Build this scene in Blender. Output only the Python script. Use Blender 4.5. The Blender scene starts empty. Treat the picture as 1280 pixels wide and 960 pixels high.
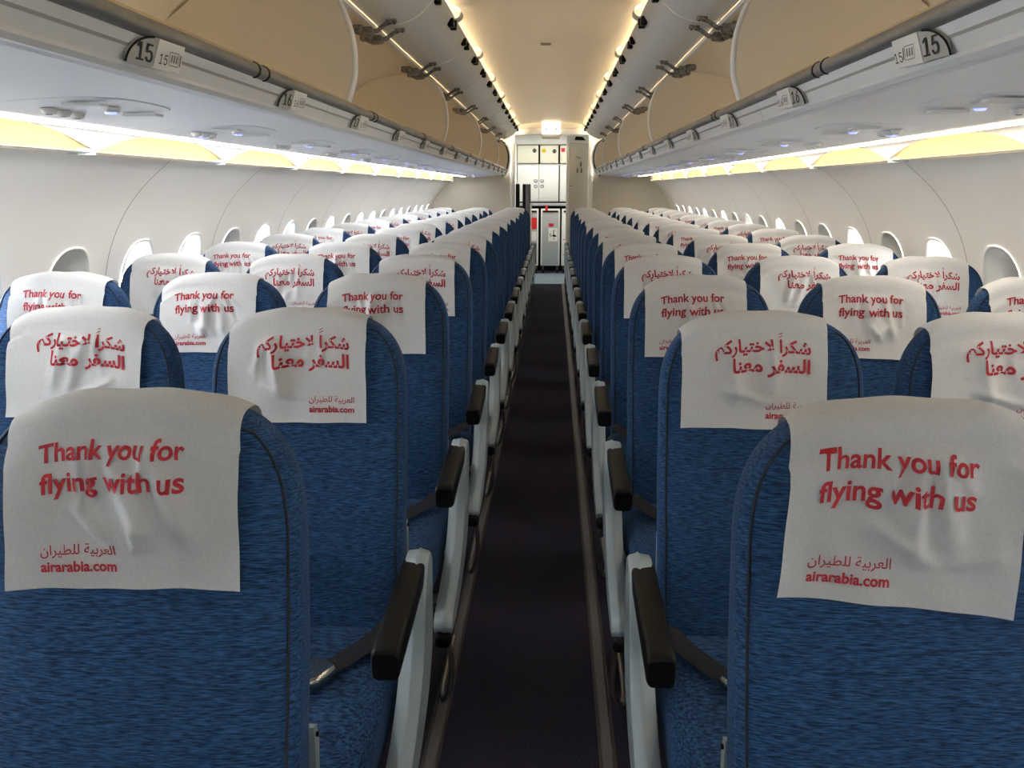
import bpy, bmesh, math, random, unicodedata
from mathutils import Vector, Matrix
random.seed(7)
SC = bpy.context.scene
COL = SC.collection
PI = math.pi

# ------------------------------------------------------------------ camera, world, exposure
CAMX, CAMZ = 0.043, 1.40
cd = bpy.data.cameras.new('camera'); cam = bpy.data.objects.new('camera', cd); COL.objects.link(cam)
cd.sensor_width = 36.0; cd.lens = 1035.0/1280.0*36.0; cd.clip_start = 0.02; cd.clip_end = 200
cam.location = (CAMX, 0, CAMZ)
cam.rotation_euler = (math.radians(90-13.27), 0, math.radians(2.80))
SC.camera = cam
SC.view_settings.view_transform = 'Standard'
SC.view_settings.look = 'None'
SC.view_settings.exposure = 0.22
SC.view_settings.gamma = 1.0
SC.view_settings.use_curve_mapping = False
SC.cycles.use_denoising = True
SC.cycles.max_bounces = 12
SC.cycles.diffuse_bounces = 7
SC.cycles.transparent_max_bounces = 16
SC.cycles.sample_clamp_indirect = 6.0
W = bpy.data.worlds.new('daylight'); SC.world = W; W.use_nodes = True
WORLD_STRENGTH = 34.0
CEIL_LAMP = 62.0
COVE_LENS = 1.35
FILL_LEFT, FILL_RIGHT = 11.0, 7.5  # glow of the strips added to brighten the side walls
_bg = W.node_tree.nodes['Background']
_bg.inputs[1].default_value = WORLD_STRENGTH
_n = W.node_tree.nodes; _l = W.node_tree.links            # bright sky on the left of the aircraft, warmer and dimmer on the right
_tc = _n.new('ShaderNodeTexCoord'); _sx = _n.new('ShaderNodeSeparateXYZ'); _mr = _n.new('ShaderNodeMapRange'); _cr = _n.new('ShaderNodeMix'); _cr.data_type = 'RGBA'
_l.new(_tc.outputs['Generated'], _sx.inputs[0]); _l.new(_sx.outputs['X'], _mr.inputs[0]); _mr.inputs[1].default_value = -0.6; _mr.inputs[2].default_value = 0.6
_l.new(_mr.outputs[0], _cr.inputs[0]); _cr.inputs[6].default_value = (1.10, 1.16, 1.24, 1); _cr.inputs[7].default_value = (1.0, 0.96, 0.88, 1); _l.new(_cr.outputs[2], _bg.inputs[0])

# ------------------------------------------------------------------ helpers
def lin(c):
    return tuple(((v/255.0)/12.92 if v/255.0 <= 0.04045 else ((v/255.0+0.055)/1.055)**2.4) for v in c)

def mat(name, rgb, rough=0.6, metal=0.0, emit=0.0, noise=None, bump=None, spec=0.5, trans=None):
    """rgb is sRGB 0-255. noise=(scale xyz, rgb2, lo, hi); bump=(scale xyz, strength, distance)"""
    m = bpy.data.materials.new(name); m.use_nodes = True
    nt = m.node_tree; b = nt.nodes['Principled BSDF']
    c = lin(rgb)+(1,)
    b.inputs['Base Color'].default_value = c
    b.inputs['Roughness'].default_value = rough
    b.inputs['Metallic'].default_value = metal
    b.inputs['Specular IOR Level'].default_value = spec
    if emit:
        b.inputs['Emission Color'].default_value = c
        b.inputs['Emission Strength'].default_value = emit
    if noise or bump:
        tc = nt.nodes.new('ShaderNodeTexCoord')
    if noise:
        sc, rgb2, lo, hi = noise
        mp = nt.nodes.new('ShaderNodeMapping'); mp.inputs['Scale'].default_value = sc
        nz = nt.nodes.new('ShaderNodeTexNoise'); nz.inputs['Scale'].default_value = 1.0; nz.inputs['Detail'].default_value = 4
        rp = nt.nodes.new('ShaderNodeValToRGB')
        rp.color_ramp.elements[0].position = lo; rp.color_ramp.elements[0].color = c
        rp.color_ramp.elements[1].position = hi; rp.color_ramp.elements[1].color = lin(rgb2)+(1,)
        nt.links.new(tc.outputs['Object'], mp.inputs[0]); nt.links.new(mp.outputs[0], nz.inputs[0])
        nt.links.new(nz.outputs[0], rp.inputs[0]); nt.links.new(rp.outputs[0], b.inputs['Base Color'])
    if bump:
        sc, st, di = bump
        mp = nt.nodes.new('ShaderNodeMapping'); mp.inputs['Scale'].default_value = sc
        nz = nt.nodes.new('ShaderNodeTexNoise'); nz.inputs['Scale'].default_value = 1.0; nz.inputs['Detail'].default_value = 3
        bp = nt.nodes.new('ShaderNodeBump'); bp.inputs['Strength'].default_value = st; bp.inputs['Distance'].default_value = di
        nt.links.new(tc.outputs['Object'], mp.inputs[0]); nt.links.new(mp.outputs[0], nz.inputs[0])
        nt.links.new(nz.outputs[0], bp.inputs['Height']); nt.links.new(bp.outputs[0], b.inputs['Normal'])
    return m

def glass_mat(name):
    m = bpy.data.materials.new(name); m.use_nodes = True
    nt = m.node_tree; nt.nodes.clear()
    o = nt.nodes.new('ShaderNodeOutputMaterial'); t = nt.nodes.new('ShaderNodeBsdfTransparent')
    g = nt.nodes.new('ShaderNodeBsdfGlossy'); g.inputs['Roughness'].default_value = 0.05
    mx = nt.nodes.new('ShaderNodeMixShader'); mx.inputs[0].default_value = 0.06
    t.inputs[0].default_value = (0.93, 0.96, 1, 1)
    nt.links.new(t.outputs[0], mx.inputs[1]); nt.links.new(g.outputs[0], mx.inputs[2]); nt.links.new(mx.outputs[0], o.inputs[0])
    return m

def cloth_mat(name, rgb):
    """thin non-woven cloth: mostly diffuse, a little light comes through"""
    m = mat(name, rgb, 0.85, spec=0.2, noise=((260, 260, 260), (218, 219, 220), 0.3, 0.7), bump=((500, 500, 500), 0.25, 0.001))
    nt = m.node_tree; b = nt.nodes['Principled BSDF']; o = nt.nodes['Material Output']
    t = nt.nodes.new('ShaderNodeBsdfTranslucent'); t.inputs[0].default_value = lin(rgb)+(1,)
    mx = nt.nodes.new('ShaderNodeMixShader'); mx.inputs[0].default_value = 0.12
    nt.links.new(b.outputs[0], mx.inputs[1]); nt.links.new(t.outputs[0], mx.inputs[2]); nt.links.new(mx.outputs[0], o.inputs[0])
    return m

M = dict(
    wall=mat('wall_plastic', (246, 243, 236), 0.5),
    bulk=mat('bulkhead_laminate', (208, 201, 186), 0.55),
    seam=mat('seam_grey', (150, 145, 138), 0.8),  # grey of the panel joints and divider edge lines
    ceil=mat('ceiling_plastic', (232, 222, 204), 0.45),
    white=mat('white_plastic', (238, 237, 232), 0.4),
    psu=mat('service_panel_plastic', (244, 246, 248), 0.35),
    binin=mat('bin_lining', (244, 233, 212), 0.6, bump=((90, 90, 90), 0.08, 0.002)),
    bindoor=mat('bin_door_grey', (216, 217, 215), 0.45),
    fascia=mat('bin_fascia', (228, 230, 229), 0.4),
    rail=mat('rail_grey', (118, 118, 116), 0.42, 0.55, noise=((60, 6, 60), (150, 148, 142), 0.3, 0.75)),
    lip=mat('lip_trim', (222, 200, 160), 0.4, 0.3),
    black=mat('black_plastic', (8, 8, 9), 0.45, spec=0.18),
    metal=mat('brushed_metal', (205, 200, 188), 0.28, 1.0),
    hinge=mat('hinge_metal', (150, 146, 138), 0.45, 0.75, noise=((70, 70, 70), (78, 75, 70), 0.45, 0.7)),
    carpet=mat('carpet', (33, 31, 43), 0.95, spec=0.1, noise=((260, 140, 10), (56, 53, 68), 0.35, 0.75), bump=((420, 240, 10), 0.6, 0.004)),
    strip=mat('track_cover', (94, 92, 94), 0.5),
    stripedge=mat('track_cover_edge', (58, 54, 52), 0.6),
    gfloor=mat('galley_floor', (128, 146, 158), 0.4),
    blue=mat('blue_upholstery', (6, 27, 58), 0.82, spec=0.2, noise=((55, 140, 620), (56, 99, 146), 0.36, 0.88), bump=((60, 160, 420), 0.35, 0.0015)),
    navy=mat('navy_piping', (10, 18, 34), 0.8),
    cloth=cloth_mat('white_nonwoven_cloth', (206, 207, 208)),
    red=mat('red_print', (156, 40, 50), 0.8, spec=0.2),
    shell=mat('grey_shell', (142, 155, 160), 0.38),
    strap=mat('belt_webbing', (18, 19, 30), 0.75, bump=((300, 300, 300), 0.4, 0.001)),
    buckle=mat('buckle_metal', (220, 214, 200), 0.25, 1.0),
    plate=mat('row_plate_grey', (168, 168, 164), 0.5),
    sticker=mat('sticker_white', (232, 230, 224), 0.5),
    ink=mat('black_ink', (18, 18, 18), 0.6),
    inkgrey=mat('grey_ink', (130, 130, 128), 0.6),
    lens=mat('cove_lens', (255, 216, 132), 0.6, emit=COVE_LENS),
    fill_left=mat('added_wall_fill', (255, 254, 252), 0.5, emit=FILL_LEFT),  # glowing fill for the walls, added; no lamp of the cabin
    fill_right=mat('added_wall_fill_warm', (255, 241, 220), 0.5, emit=FILL_RIGHT),
    clamp=mat('ceiling_lamp_tube', (255, 234, 198), 0.5, emit=CEIL_LAMP),
    bluelamp=mat('blue_lit_lens', (120, 130, 255), 0.3, emit=2.6),
    whitelamp=mat('galley_lamp', (255, 250, 240), 0.4, emit=4.5),
    exitlamp=mat('lit_sign', (255, 246, 228), 0.4, emit=1.3),
    glass=glass_mat('window_glass'),
    shade=mat('window_shade', (226, 224, 216), 0.55),
    alu=mat('cart_aluminium', (190, 192, 194), 0.35, 0.35),
    galley=mat('galley_white', (240, 240, 234), 0.4),
    cream=mat('container_cream', (238, 234, 214), 0.45),
    redlabel=mat('red_label', (214, 28, 34), 0.5),
    yellow=mat('yellow_label', (240, 206, 30), 0.5),
    greylabel=mat('grey_label', (110, 96, 92), 0.5),
    darkgrey=mat('dark_grey_panel', (58, 60, 62), 0.6),
    midgrey=mat('mid_grey_panel', (112, 113, 114), 0.6),
    lav=mat('lavatory_door_grey', (196, 192, 182), 0.5),
)

M['blue'].node_tree.nodes['Principled BSDF'].inputs['Sheen Weight'].default_value = 0.06
M['blue'].node_tree.nodes['Principled BSDF'].inputs['Sheen Tint'].default_value = (0.45, 0.65, 0.9, 1)
M['lens'].node_tree.nodes['Principled BSDF'].inputs['Base Color'].default_value = lin((176, 146, 92))+(1,)
class MB:
    def __init__(s): s.v = []; s.f = []; s.m = []; s.mats = []; s.sm = []
    def mi(s, m):
        if m not in s.mats: s.mats.append(m)
        return s.mats.index(m)
    def add(s, vs, fs, m, smooth=False):
        o = len(s.v); k = s.mi(m); s.v += [tuple(v) for v in vs]
        for f in fs: s.f.append(tuple(i+o for i in f)); s.m.append(k); s.sm.append(smooth)
    def box(s, x0, x1, y0, y1, z0, z1, m):
        vs = [(x, y, z) for x in (x0, x1) for y in (y0, y1) for z in (z0, z1)]
        s.add(vs, [(0,1,3,2),(4,6,7,5),(0,4,5,1),(2,3,7,6),(0,2,6,4),(1,5,7,3)], m)
    def rbox(s, x0, x1, y0, y1, z0, z1, m, r=0.005, seg=2):
        bm = bmesh.new(); bmesh.ops.create_cube(bm, size=1)
        for v in bm.verts:
            v.co = ((x0+x1)/2+v.co.x*(x1-x0), (y0+y1)/2+v.co.y*(y1-y0), (z0+z1)/2+v.co.z*(z1-z0))
        bmesh.ops.bevel(bm, geom=bm.edges[:], offset=r, segments=seg, affect='EDGES', profile=0.5)
        s.addbm(bm, m, True)
    def addbm(s, bm, m, smooth=False):
        bm.verts.index_update()
        s.add([v.co[:] for v in bm.verts], [[v.index for v in f.verts] for f in bm.faces], m, smooth); bm.free()
    def grid(s, P, m, smooth=True, closeu=False):
        n, k = len(P), len(P[0]); vs = [p for r in P for p in r]; fs = []
        for i in range(n-1):
            for j in range(k if closeu else k-1):
                j2 = (j+1) % k
                fs.append((i*k+j, i*k+j2, (i+1)*k+j2, (i+1)*k+j))
        s.add(vs, fs, m, smooth)
    def loft(s, rings, m, smooth=True, caps=True):
        s.grid(rings, m, smooth, True)
        if caps:
            o = len(s.v)
            s.add(rings[0], [tuple(range(len(rings[0])))[::-1]], m); s.add(rings[-1], [tuple(range(len(rings[-1])))], m)
    def prism(s, prof, axis, a, b, m, smooth=False):
        """closed 2D profile extruded; axis 'y': prof=(x,z); axis 'x': prof=(y,z); axis 'z': prof=(x,y)"""
        def p(q, t): return {'y': (q[0], t, q[1]), 'x': (t, q[0], q[1]), 'z': (q[0], q[1], t)}[axis]
        s.loft([[p(q, a) for q in prof], [p(q, b) for q in prof]], m, smooth)
    def tube(s, pts, r, m, n=8, caps=True):
        pts = [Vector(p) for p in pts]; rings = []
        up = None
        for i, p in enumerate(pts):
            d = (pts[min(i+1, len(pts)-1)]-pts[max(i-1, 0)]).normalized()
            if up is None: up = Vector((0, 0, 1)) if abs(d.z) < 0.9 else Vector((0, 1, 0))
            a = d.cross(up).normalized(); b = a.cross(d).normalized(); up = b
            rr = r[i] if isinstance(r, (list, tuple)) else r
            rings.append([tuple(p+a*math.cos(t)*rr+b*math.sin(t)*rr) for t in [2*PI*k/n for k in range(n)]])
        s.loft(rings, m, True, caps)
    def disc(s, c, nrm, r, m, n=16, h=0.002):
        nrm = Vector(nrm).normalized(); s.tube([Vector(c), Vector(c)+nrm*h], r, m, n)
    def mesh(s, name):
        me = bpy.data.meshes.new(name); me.from_pydata(s.v, [], s.f)
        for m in s.mats: me.materials.append(m)
        me.polygons.foreach_set('material_index', s.m); me.polygons.foreach_set('use_smooth', s.sm)
        me.validate(); me.update()
        bm = bmesh.new(); bm.from_mesh(me); bmesh.ops.recalc_face_normals(bm, faces=bm.faces[:]); bm.to_mesh(me); bm.free()
        return me
    def obj(s, name, parent=None): return link(name, s.mesh(name), parent)

def link(name, me, parent=None, loc=None):
    o = bpy.data.objects.new(name, me); COL.objects.link(o)
    if parent: o.parent = parent
    if loc: o.location = loc
    return o
def tag(o, label, cat, group=None):
    o['label'] = label; o['category'] = cat
    if group: o['group'] = group
    return o
def thing(name, label, cat, loc, group=None):
    return tag(link(name, None, None, loc), label, cat, group)
def struct(o, kind='structure'): o['kind'] = kind; return o
def mirror_mesh(me, name):
    m2 = me.copy(); m2.name = name
    m2.transform(Matrix.Scale(-1, 4, (1, 0, 0))); m2.flip_normals(); return m2

ORD = ['zeroth','first','second','third','fourth','fifth','sixth','seventh','eighth','ninth','tenth','eleventh','twelfth','thirteenth','fourteenth','fifteenth','sixteenth','seventeenth']

# ------------------------------------------------------------------ text
def shape_arabic(s):
    D = '\u0627\u0623\u0625\u0622\u062f\u0630\u0631\u0632\u0648\u0629'
    def forms(ch):
        r = {}
        for cp in range(0xFE80, 0xFEFD):
            d = unicodedata.decomposition(chr(cp)).split()
            if len(d) == 2 and d[1] == '%04X' % ord(ch): r[d[0].strip('<>')] = chr(cp)
        return r
    ch = []; i = 0
    while i < len(s):
        if s[i] == '\u0644' and i+1 < len(s) and s[i+1] == '\u0627': ch.append('LA'); i += 2
        else: ch.append(s[i]); i += 1
    jn = lambda c: c not in (' ', 'LA') and c not in D
    out = []
    for k, c in enumerate(ch):
        if c == ' ': out.append(' '); continue
        p = k > 0 and jn(ch[k-1]); n = k+1 < len(ch) and ch[k+1] != ' ' and jn(c)
        if c == 'LA': out.append('\uFEFC' if p else '\uFEFB'); continue
        out.append(forms(c).get('medial' if p and n else 'final' if p else 'initial' if n else 'isolated', c))
    return ''.join(reversed(out))

_tc = {}
SANS = None
try:        # Blender's own interface face; the built-in face is used where it is missing
    import os
    SANS = bpy.data.fonts.load(os.path.join(bpy.utils.system_resource('DATAFILES'), 'fonts', 'Inter.woff2'))
except Exception: SANS = None
def text_tris(s, bold=0.02, fine=None, font=None):
    """-> (verts2d, faces) of a filled text, bounding box moved to origin and scaled to width 1; returns also its height"""
    k = (s, bold, fine, font is None)
    if k in _tc: return _tc[k]
    def one(body):
        c = bpy.data.curves.new('lettering', 'FONT'); c.body = body; c.size = 1; c.offset = bold; c.resolution_u = 4; c.fill_mode = 'FRONT'
        if font: c.font = font
        o = bpy.data.objects.new('lettering', c); COL.objects.link(o)
        dg = bpy.context.evaluated_depsgraph_get(); me = o.evaluated_get(dg).to_mesh()
        v = [p.co.copy() for p in me.vertices]; f = [tuple(p.vertices) for p in me.polygons]
        o.evaluated_get(dg).to_mesh_clear(); bpy.data.objects.remove(o); bpy.data.curves.remove(c)
        return v, f
    bm = bmesh.new()
    if any(ord(c) > 0x600 for c in s):          # joined script: each letter filled on its own, set at its pen position
        pen = 0.0; bar = max(p.x for p in one('|')[0])
        for c in s:
            if c != ' ':
                v, f = one(c); q = [bm.verts.new((p.x+pen, p.y, 0)) for p in v]
                for t in f:
                    try: bm.faces.new([q[i] for i in t])
                    except ValueError: pass
            pen += max(p.x for p in one(c+'|')[0])-bar
    else:
        v, f = one(s); q = [bm.verts.new((p.x, p.y, 0)) for p in v]
        for t in f:
            try: bm.faces.new([q[i] for i in t])
            except ValueError: pass
    bmesh.ops.remove_doubles(bm, verts=bm.verts[:], dist=1e-5) if font is None and ord(s[0]) < 0x600 else None
    xs = [v.co.x for v in bm.verts]; ys = [v.co.y for v in bm.verts]
    x0, w, y0 = min(xs), max(xs)-min(xs), min(ys); h = (max(ys)-y0)/w
    for v in bm.verts: v.co = ((v.co.x-x0)/w, (v.co.y-y0)/w, 0)
    if fine:
        for ax, mx in ((0, 1.0), (1, h)):
            t = fine
            while t < mx:
                co = (t, 0, 0) if ax == 0 else (0, t, 0); no = (1, 0, 0) if ax == 0 else (0, 1, 0)
                bmesh.ops.bisect_plane(bm, geom=bm.verts[:]+bm.edges[:]+bm.faces[:], plane_co=co, plane_no=no)
                t += fine
    bm.verts.index_update()
    r = ([(v.co.x, v.co.y) for v in bm.verts], [[v.index for v in f.verts] for f in bm.faces], h); bm.free()
    _tc[k] = r; return r
def put_text(mb, s, fn, x0, width, ybase, m, bold=0.02, fine=None, italic=0.0, font=None):
    """fn(x,y)->3D; the text's box left at x0, lower edge at ybase"""
    vs, fs, h = text_tris(s, bold, fine, font)
    mb.add([fn(x0+(x+italic*y)*width, ybase+y*width) for x, y in vs], fs, m)
    return h*width

# ------------------------------------------------------------------ cabin shell
Y0, Y1 = -5.0, 12.55
def lerp(a, b, t): return a+(b-a)*t
def poly_sample(P):
    L = [0]
    for a, b in zip(P, P[1:]): L.append(L[-1]+math.dist(a, b))
    def at(t):
        t = max(0, min(L[-1], t))
        for i in range(len(P)-1):
            if t <= L[i+1] or i == len(P)-2:
                k = (t-L[i])/(L[i+1]-L[i]); return (lerp(P[i][0], P[i+1][0], k), lerp(P[i][1], P[i+1][1], k))
    return at, L[-1]
def catmull(P, n=8):
    Q = []
    for i in range(len(P)-1):
        p0, p1, p2, p3 = P[max(i-1, 0)], P[i], P[i+1], P[min(i+2, len(P)-1)]
        for k in range(n):
            t = k/n
            Q.append(tuple(0.5*(2*b+(c-a)*t+(2*a-5*b+4*c-d)*t*t+(-a+3*b-3*c+d)*t**3) for a, b, c, d in zip(p0, p1, p2, p3)))
    return Q+[P[-1]]
WP = catmull([(1.70, 0.0), (1.77, 0.25), (1.81, 0.55), (1.815, 0.85), (1.775, 1.10), (1.70, 1.27), (1.60, 1.40), (1.47, 1.51)], 6)
wat, wlen = poly_sample(WP)
def t_of_z(z):
    lo, hi = 0, wlen
    for _ in range(40):
        m = (lo+hi)/2
        if wat(m)[1] < z: lo = m
        else: hi = m
    return lo
TW = t_of_z(0.975); BAY = 0.533; WA, WB = 0.145, 0.215

mb = MB(); mb.box(-1.9, 1.9, Y0, Y1, -0.06, 0.0, M['carpet']); struct(mb.obj('floor'))
mb = MB(); mb.box(-1.9, 1.9, Y1, 15.4, -0.06, 0.0, M['gfloor']); struct(mb.obj('floor.001'))
for n, (a, b) in enumerate(((-0.266, -0.234), (0.180, 0.212))):
    mb = MB()
    mb.prism([(a, 0.0), (a+0.005, 0.006), (b-0.005, 0.006), (b, 0.0)], 'y', Y0+0.02, Y1-0.02, M['strip'])
    mb.box(a-0.006, a, Y0+0.02, Y1-0.02, 0, 0.003, M['stripedge']); mb.box(b, b+0.006, Y0+0.02, Y1-0.02, 0, 0.003, M['stripedge'])
    struct(mb.obj('trim_%d' % (n+1)))

wn = 0
def wall(side, off):
    global wn
    s = side; mb = MB()
    def P(y, t, d=0.0):
        x, z = wat(t)
        if d:
            xa, za = wat(t-0.01); xb, zb = wat(t+0.01); l = math.hypot(xb-xa, zb-za)
            x += (zb-za)/l*d; z += -(xb-xa)/l*d
        return (s*x, y, z)
    n0 = math.ceil((Y0-off+BAY/2)/BAY); n1 = int((Y1-off-BAY/2)/BAY)
    tl, th = TW-0.30, TW+0.30
    # straight strips below and above the window band
    def strip(ya, yb, ta, tb, k):
        mb.grid([[P(ya, lerp(ta, tb, i/k)) for i in range(k+1)], [P(yb, lerp(ta, tb, i/k)) for i in range(k+1)]], M['wall'])
    strip(Y0, Y1, 0, tl, 10); strip(Y0, Y1, th, wlen, 14)
    strip(Y0, off+n0*BAY-BAY/2, tl, th, 12); strip(off+n1*BAY+BAY/2, Y1, tl, th, 12)
    angs = sorted(set([round(2*PI*k/36, 6) for k in range(36)]+[round(a % (2*PI), 6) for a in
             (math.atan2(0.30, BAY/2), math.atan2(0.30, -BAY/2), math.atan2(-0.30, BAY/2), math.atan2(-0.30, -BAY/2))]))
    def sup(a, A, B, n=2.6):
        c, q = math.cos(a), math.sin(a)
        return (A*math.copysign(abs(c)**(2/n), c), B*math.copysign(abs(q)**(2/n), q))
    for n in range(n0, n1+1):
        yc = off+n*BAY; rings = []
        for k in range(6):
            f = k/5; ring = []
            for a in angs:
                ex, ey = sup(a, WA, WB)
                c, q = math.cos(a), math.sin(a)
                r = min(BAY/2/abs(c) if abs(c) > 1e-6 else 1e9, 0.30/abs(q) if abs(q) > 1e-6 else 1e9)
                ring.append(P(yc+lerp(r*c, ex, f), TW+lerp(r*q, ey, f)))
            rings.append(ring)
        mb.grid(rings, M['wall'], True, True)
        if n % 2 == 0:   # panel joint
            yj = yc+BAY/2
            J = [lerp(0, wlen, i/40) for i in range(41)]
            mb.grid([[P(yj-0.0022, t, -0.0012) for t in J], [P(yj+0.0022, t, -0.0012) for t in J]], M['seam'])
        if yc < 0.9: 
            w = MB()
        wn += 1
        w = MB(); R = []
        for A, B, d in ((WA+0.004, WB+0.004, -0.003), (WA-0.004, WB-0.004, -0.004), (WA-0.010, WB-0.010, 0.006), (WA-0.020, WB-0.027, 0.05), (WA-0.030, WB-0.045, 0.105), (WA-0.048, WB-0.062, 0.112)):
            R.append([P(yc+sup(a, A, B)[0], TW+sup(a, A, B)[1], d) for a in angs])
        w.grid(R, M['white'], True, True)
        wo = struct(w.obj('window_%d' % wn))
        g = MB(); ring = [P(yc+sup(a, WA-0.046, WB-0.060)[0], TW+sup(a, WA-0.046, WB-0.060)[1], 0.115) for a in angs]
        g.add(ring, [tuple(range(len(ring)))], M['glass']); g.obj('pane', wo)
        pl = bpy.data.lights.new('daylight_portal', 'AREA'); pl.shape = 'RECTANGLE'; pl.size = 2*WB-0.08; pl.size_y = 2*WA-0.06; pl.cycles.is_portal = True
        po = bpy.data.objects.new('daylight_portal', pl); COL.objects.link(po); x_, z_ = wat(TW)
        po.location = (s*(x_+0.13), yc, z_); po.rotation_euler = (0, s*PI/2, 0)
        dr = 0.97 if yc < 0.3 else (SHADE if s < 0 else SHADE_R)[n % 11]  # unseen shades behind the camera drawn almost shut to cut front light
        if dr > 0:
            h = MB(); T1 = TW+WB-0.05; T0 = T1-dr*(2*WB-0.1)
            ring = []
            for a in angs:
                ex, ey = sup(a, WA-0.040, WB-0.052); ring.append(P(yc+ex, max(TW+ey, T0), 0.110))
            h.add(ring, [tuple(range(len(ring)))], M['shade'])
            h.box(min(r[0] for r in ring)-0.0, max(r[0] for r in ring)+0.0, yc-0.07, yc+0.07, min(r[2] for r in ring), min(r[2] for r in ring)+0.012, M['shade']) if 0 else None
            h.obj('window_shade', wo)
    o = mb.obj('wall_left' if s < 0 else 'wall_right'); struct(o)
SHADE_R = [0.85, 0.3, 0.9, 0.5, 0.9, 0.9, 0.4, 0.9, 0.6, 0.9, 0.0]
SHADE = [0.93, 0.4, 0.5, 0.9, 0.3, 0.6, 0.9, 0.0, 0.9, 0.3, 0.0]
wall(-1, 3.05); wall(1, 3.31)

# ceiling: vaulted panels with joints, side troughs
mb = MB()
CP = [(0.66*math.sin(a), 2.262+0.085*(math.cos(a*1.0)**2)) for a in [(-1+2*i/20)*PI/2 for i in range(21)]]
CP = [(-0.84, 2.115), (-0.76, 2.262)]+CP+[(0.76, 2.262), (0.84, 2.115)]
mb.grid([[(x, Y0, z) for x, z in CP], [(x, Y1, z) for x, z in CP]], M['ceil'])
mb.grid([[(x, Y0, z+0.03) for x, z in CP], [(x, Y1, z+0.03) for x, z in CP]], M['ceil'])
y = 0.86
while y < Y1:
    q = CP[3:-3]
    mb.grid([[(x, y-0.003, z-0.0015) for x, z in q], [(x, y+0.003, z-0.0015) for x, z in q]], M['white'])
    y += 1.067
struct(mb.obj('ceiling'))
mb = MB(); mb.box(-1.9, 1.9, Y0-0.05, Y0, 0, 2.4, M['gfloor']); struct(mb.obj('wall_front'))

# underside of the bins / service channel (continuous) -> trim
for s in (-1, 1):
    mb = MB()
    U = [(0.690, 1.603), (0.72, 1.594), (1.00, 1.576), (1.165, 1.567), (1.172, 1.575), (1.18, 1.569), (1.30, 1.572), (1.405, 1.585), (1.44, 1.60), (1.47, 1.60), (1.50, 1.52), (1.52, 1.47)]
    U2 = [(x, z+0.012) for x, z in U[::-1]]
    mb.prism([(s*x, z) for x, z in U+U2], 'y', Y0, Y1, M['psu'])
    struct(mb.obj('trim_%d' % (3 if s < 0 else 4)))

# rear bulkhead
DL, DR, DT = -0.545, 0.565, 2.20
mb = MB(); mb.box(-1.9, DL, Y1, Y1+0.04, 0, 2.42, M['bulk']); mb.box(DR, 1.9, Y1, Y1+0.04, 0, 2.42, M['bulk']); mb.box(DL, DR, Y1, Y1+0.04, DT, 2.42, M['bulk'])
struct(mb.obj('wall_back'))
mb = MB()
for a, b, c, d in ((DL-0.05, DL+0.02, 0, DT+0.03), (DR-0.02, DR+0.05, 0, DT+0.03), (DL+0.02, DR-0.02, DT-0.04, DT+0.05)):
    mb.rbox(a, b, Y1-0.02, Y1+0.06, c, d, M['white'], 0.008)
struct(mb.obj('trim_5'))
mb = MB(); mb.box(-1.25, -1.21, Y1+0.04, 15.4, 0, 2.3, M['galley']); mb.box(1.21, 1.25, Y1+0.04, 15.4, 0, 2.3, M['galley']); mb.box(-1.25, 1.25, 15.36, 15.4, 0, 2.3, M['galley'])
struct(mb.obj('wall_galley'))
mb = MB(); mb.box(-1.25, 1.25, Y1+0.04, 15.4, 2.28, 2.32, M['galley']); struct(mb.obj('ceiling.001'))

# ------------------------------------------------------------------ lamps of the cabin and added wall fill strips
def cove_light(s, yc, n, last):
    side = 'left' if s < 0 else 'right'
    t = thing('cove_light', 'warm yellow cove light above the %s side wall, %s from the near end' % (side, ORD[n]), 'light', (s*1.445, yc, 1.51), 'cove lights above the side walls')
    L = 1.067; k = 14; mb = MB()
    top = []; bot = []
    for i in range(k+1):
        u = -1+2*i/k; h = 0.066*(1-abs(u)**3)
        top.append((s*(-0.012-0.02*(1-abs(u)**3)), u*(L/2-0.018), 0.006+h)); bot.append((s*0.012, u*(L/2-0.018), 0.004))
    mb.grid([bot, [tuple(lerp(a, b, 0.5) for a, b in zip(p, q)) for p, q in zip(bot, top)], top], M['lens'])
    mb.obj('lens', t)
    v = MB()
    a = [(s*-0.034, q[1], q[2]-0.001) for q in top]; b = [(s*-0.030, q[1], 0.082) for q in top]
    a[0] = (a[0][0], -L/2, 0.006); a[-1] = (a[-1][0], L/2, 0.006); b[0] = (b[0][0], -L/2, 0.082); b[-1] = (b[-1][0], L/2, 0.082)
    v.grid([a, b], M['white']); v.grid([[(q[0]+s*0.003, q[1], q[2]) for q in a], [(q[0]+s*0.003, q[1], q[2]) for q in b]], M['white']); v.obj('valance', t)
    r = MB(); r.prism([(s*0.03, 0.004), (s*-0.018, -0.001), (s*-0.03, 0.003), (s*-0.018, 0.006), (s*0.03, 0.010)], 'y', -L/2, L/2, M['white']); r.obj('ledge', t)
    w = MB(); w.prism([(s*-0.215, 0.0555), (s*-0.10, 0.0640), (s*-0.10, 0.0665), (s*-0.215, 0.0585)], 'y', -L/2+0.01, L/2-0.01, M['fill_left'] if s < 0 else M['fill_right']); w.obj('added_fill_strip', t)  # glowing strip added under the bins to lift the wall brightness
    b = MB(); b.prism([(-0.035*s, L/2-0.012), (-0.005*s, L/2-0.06), (0.03*s, L/2-0.06), (0.03*s, L/2-0.002), (-0.005*s, L/2-0.002)], 'z', -0.006, 0.02, M['fascia']); b.obj('bracket', t)
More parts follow.
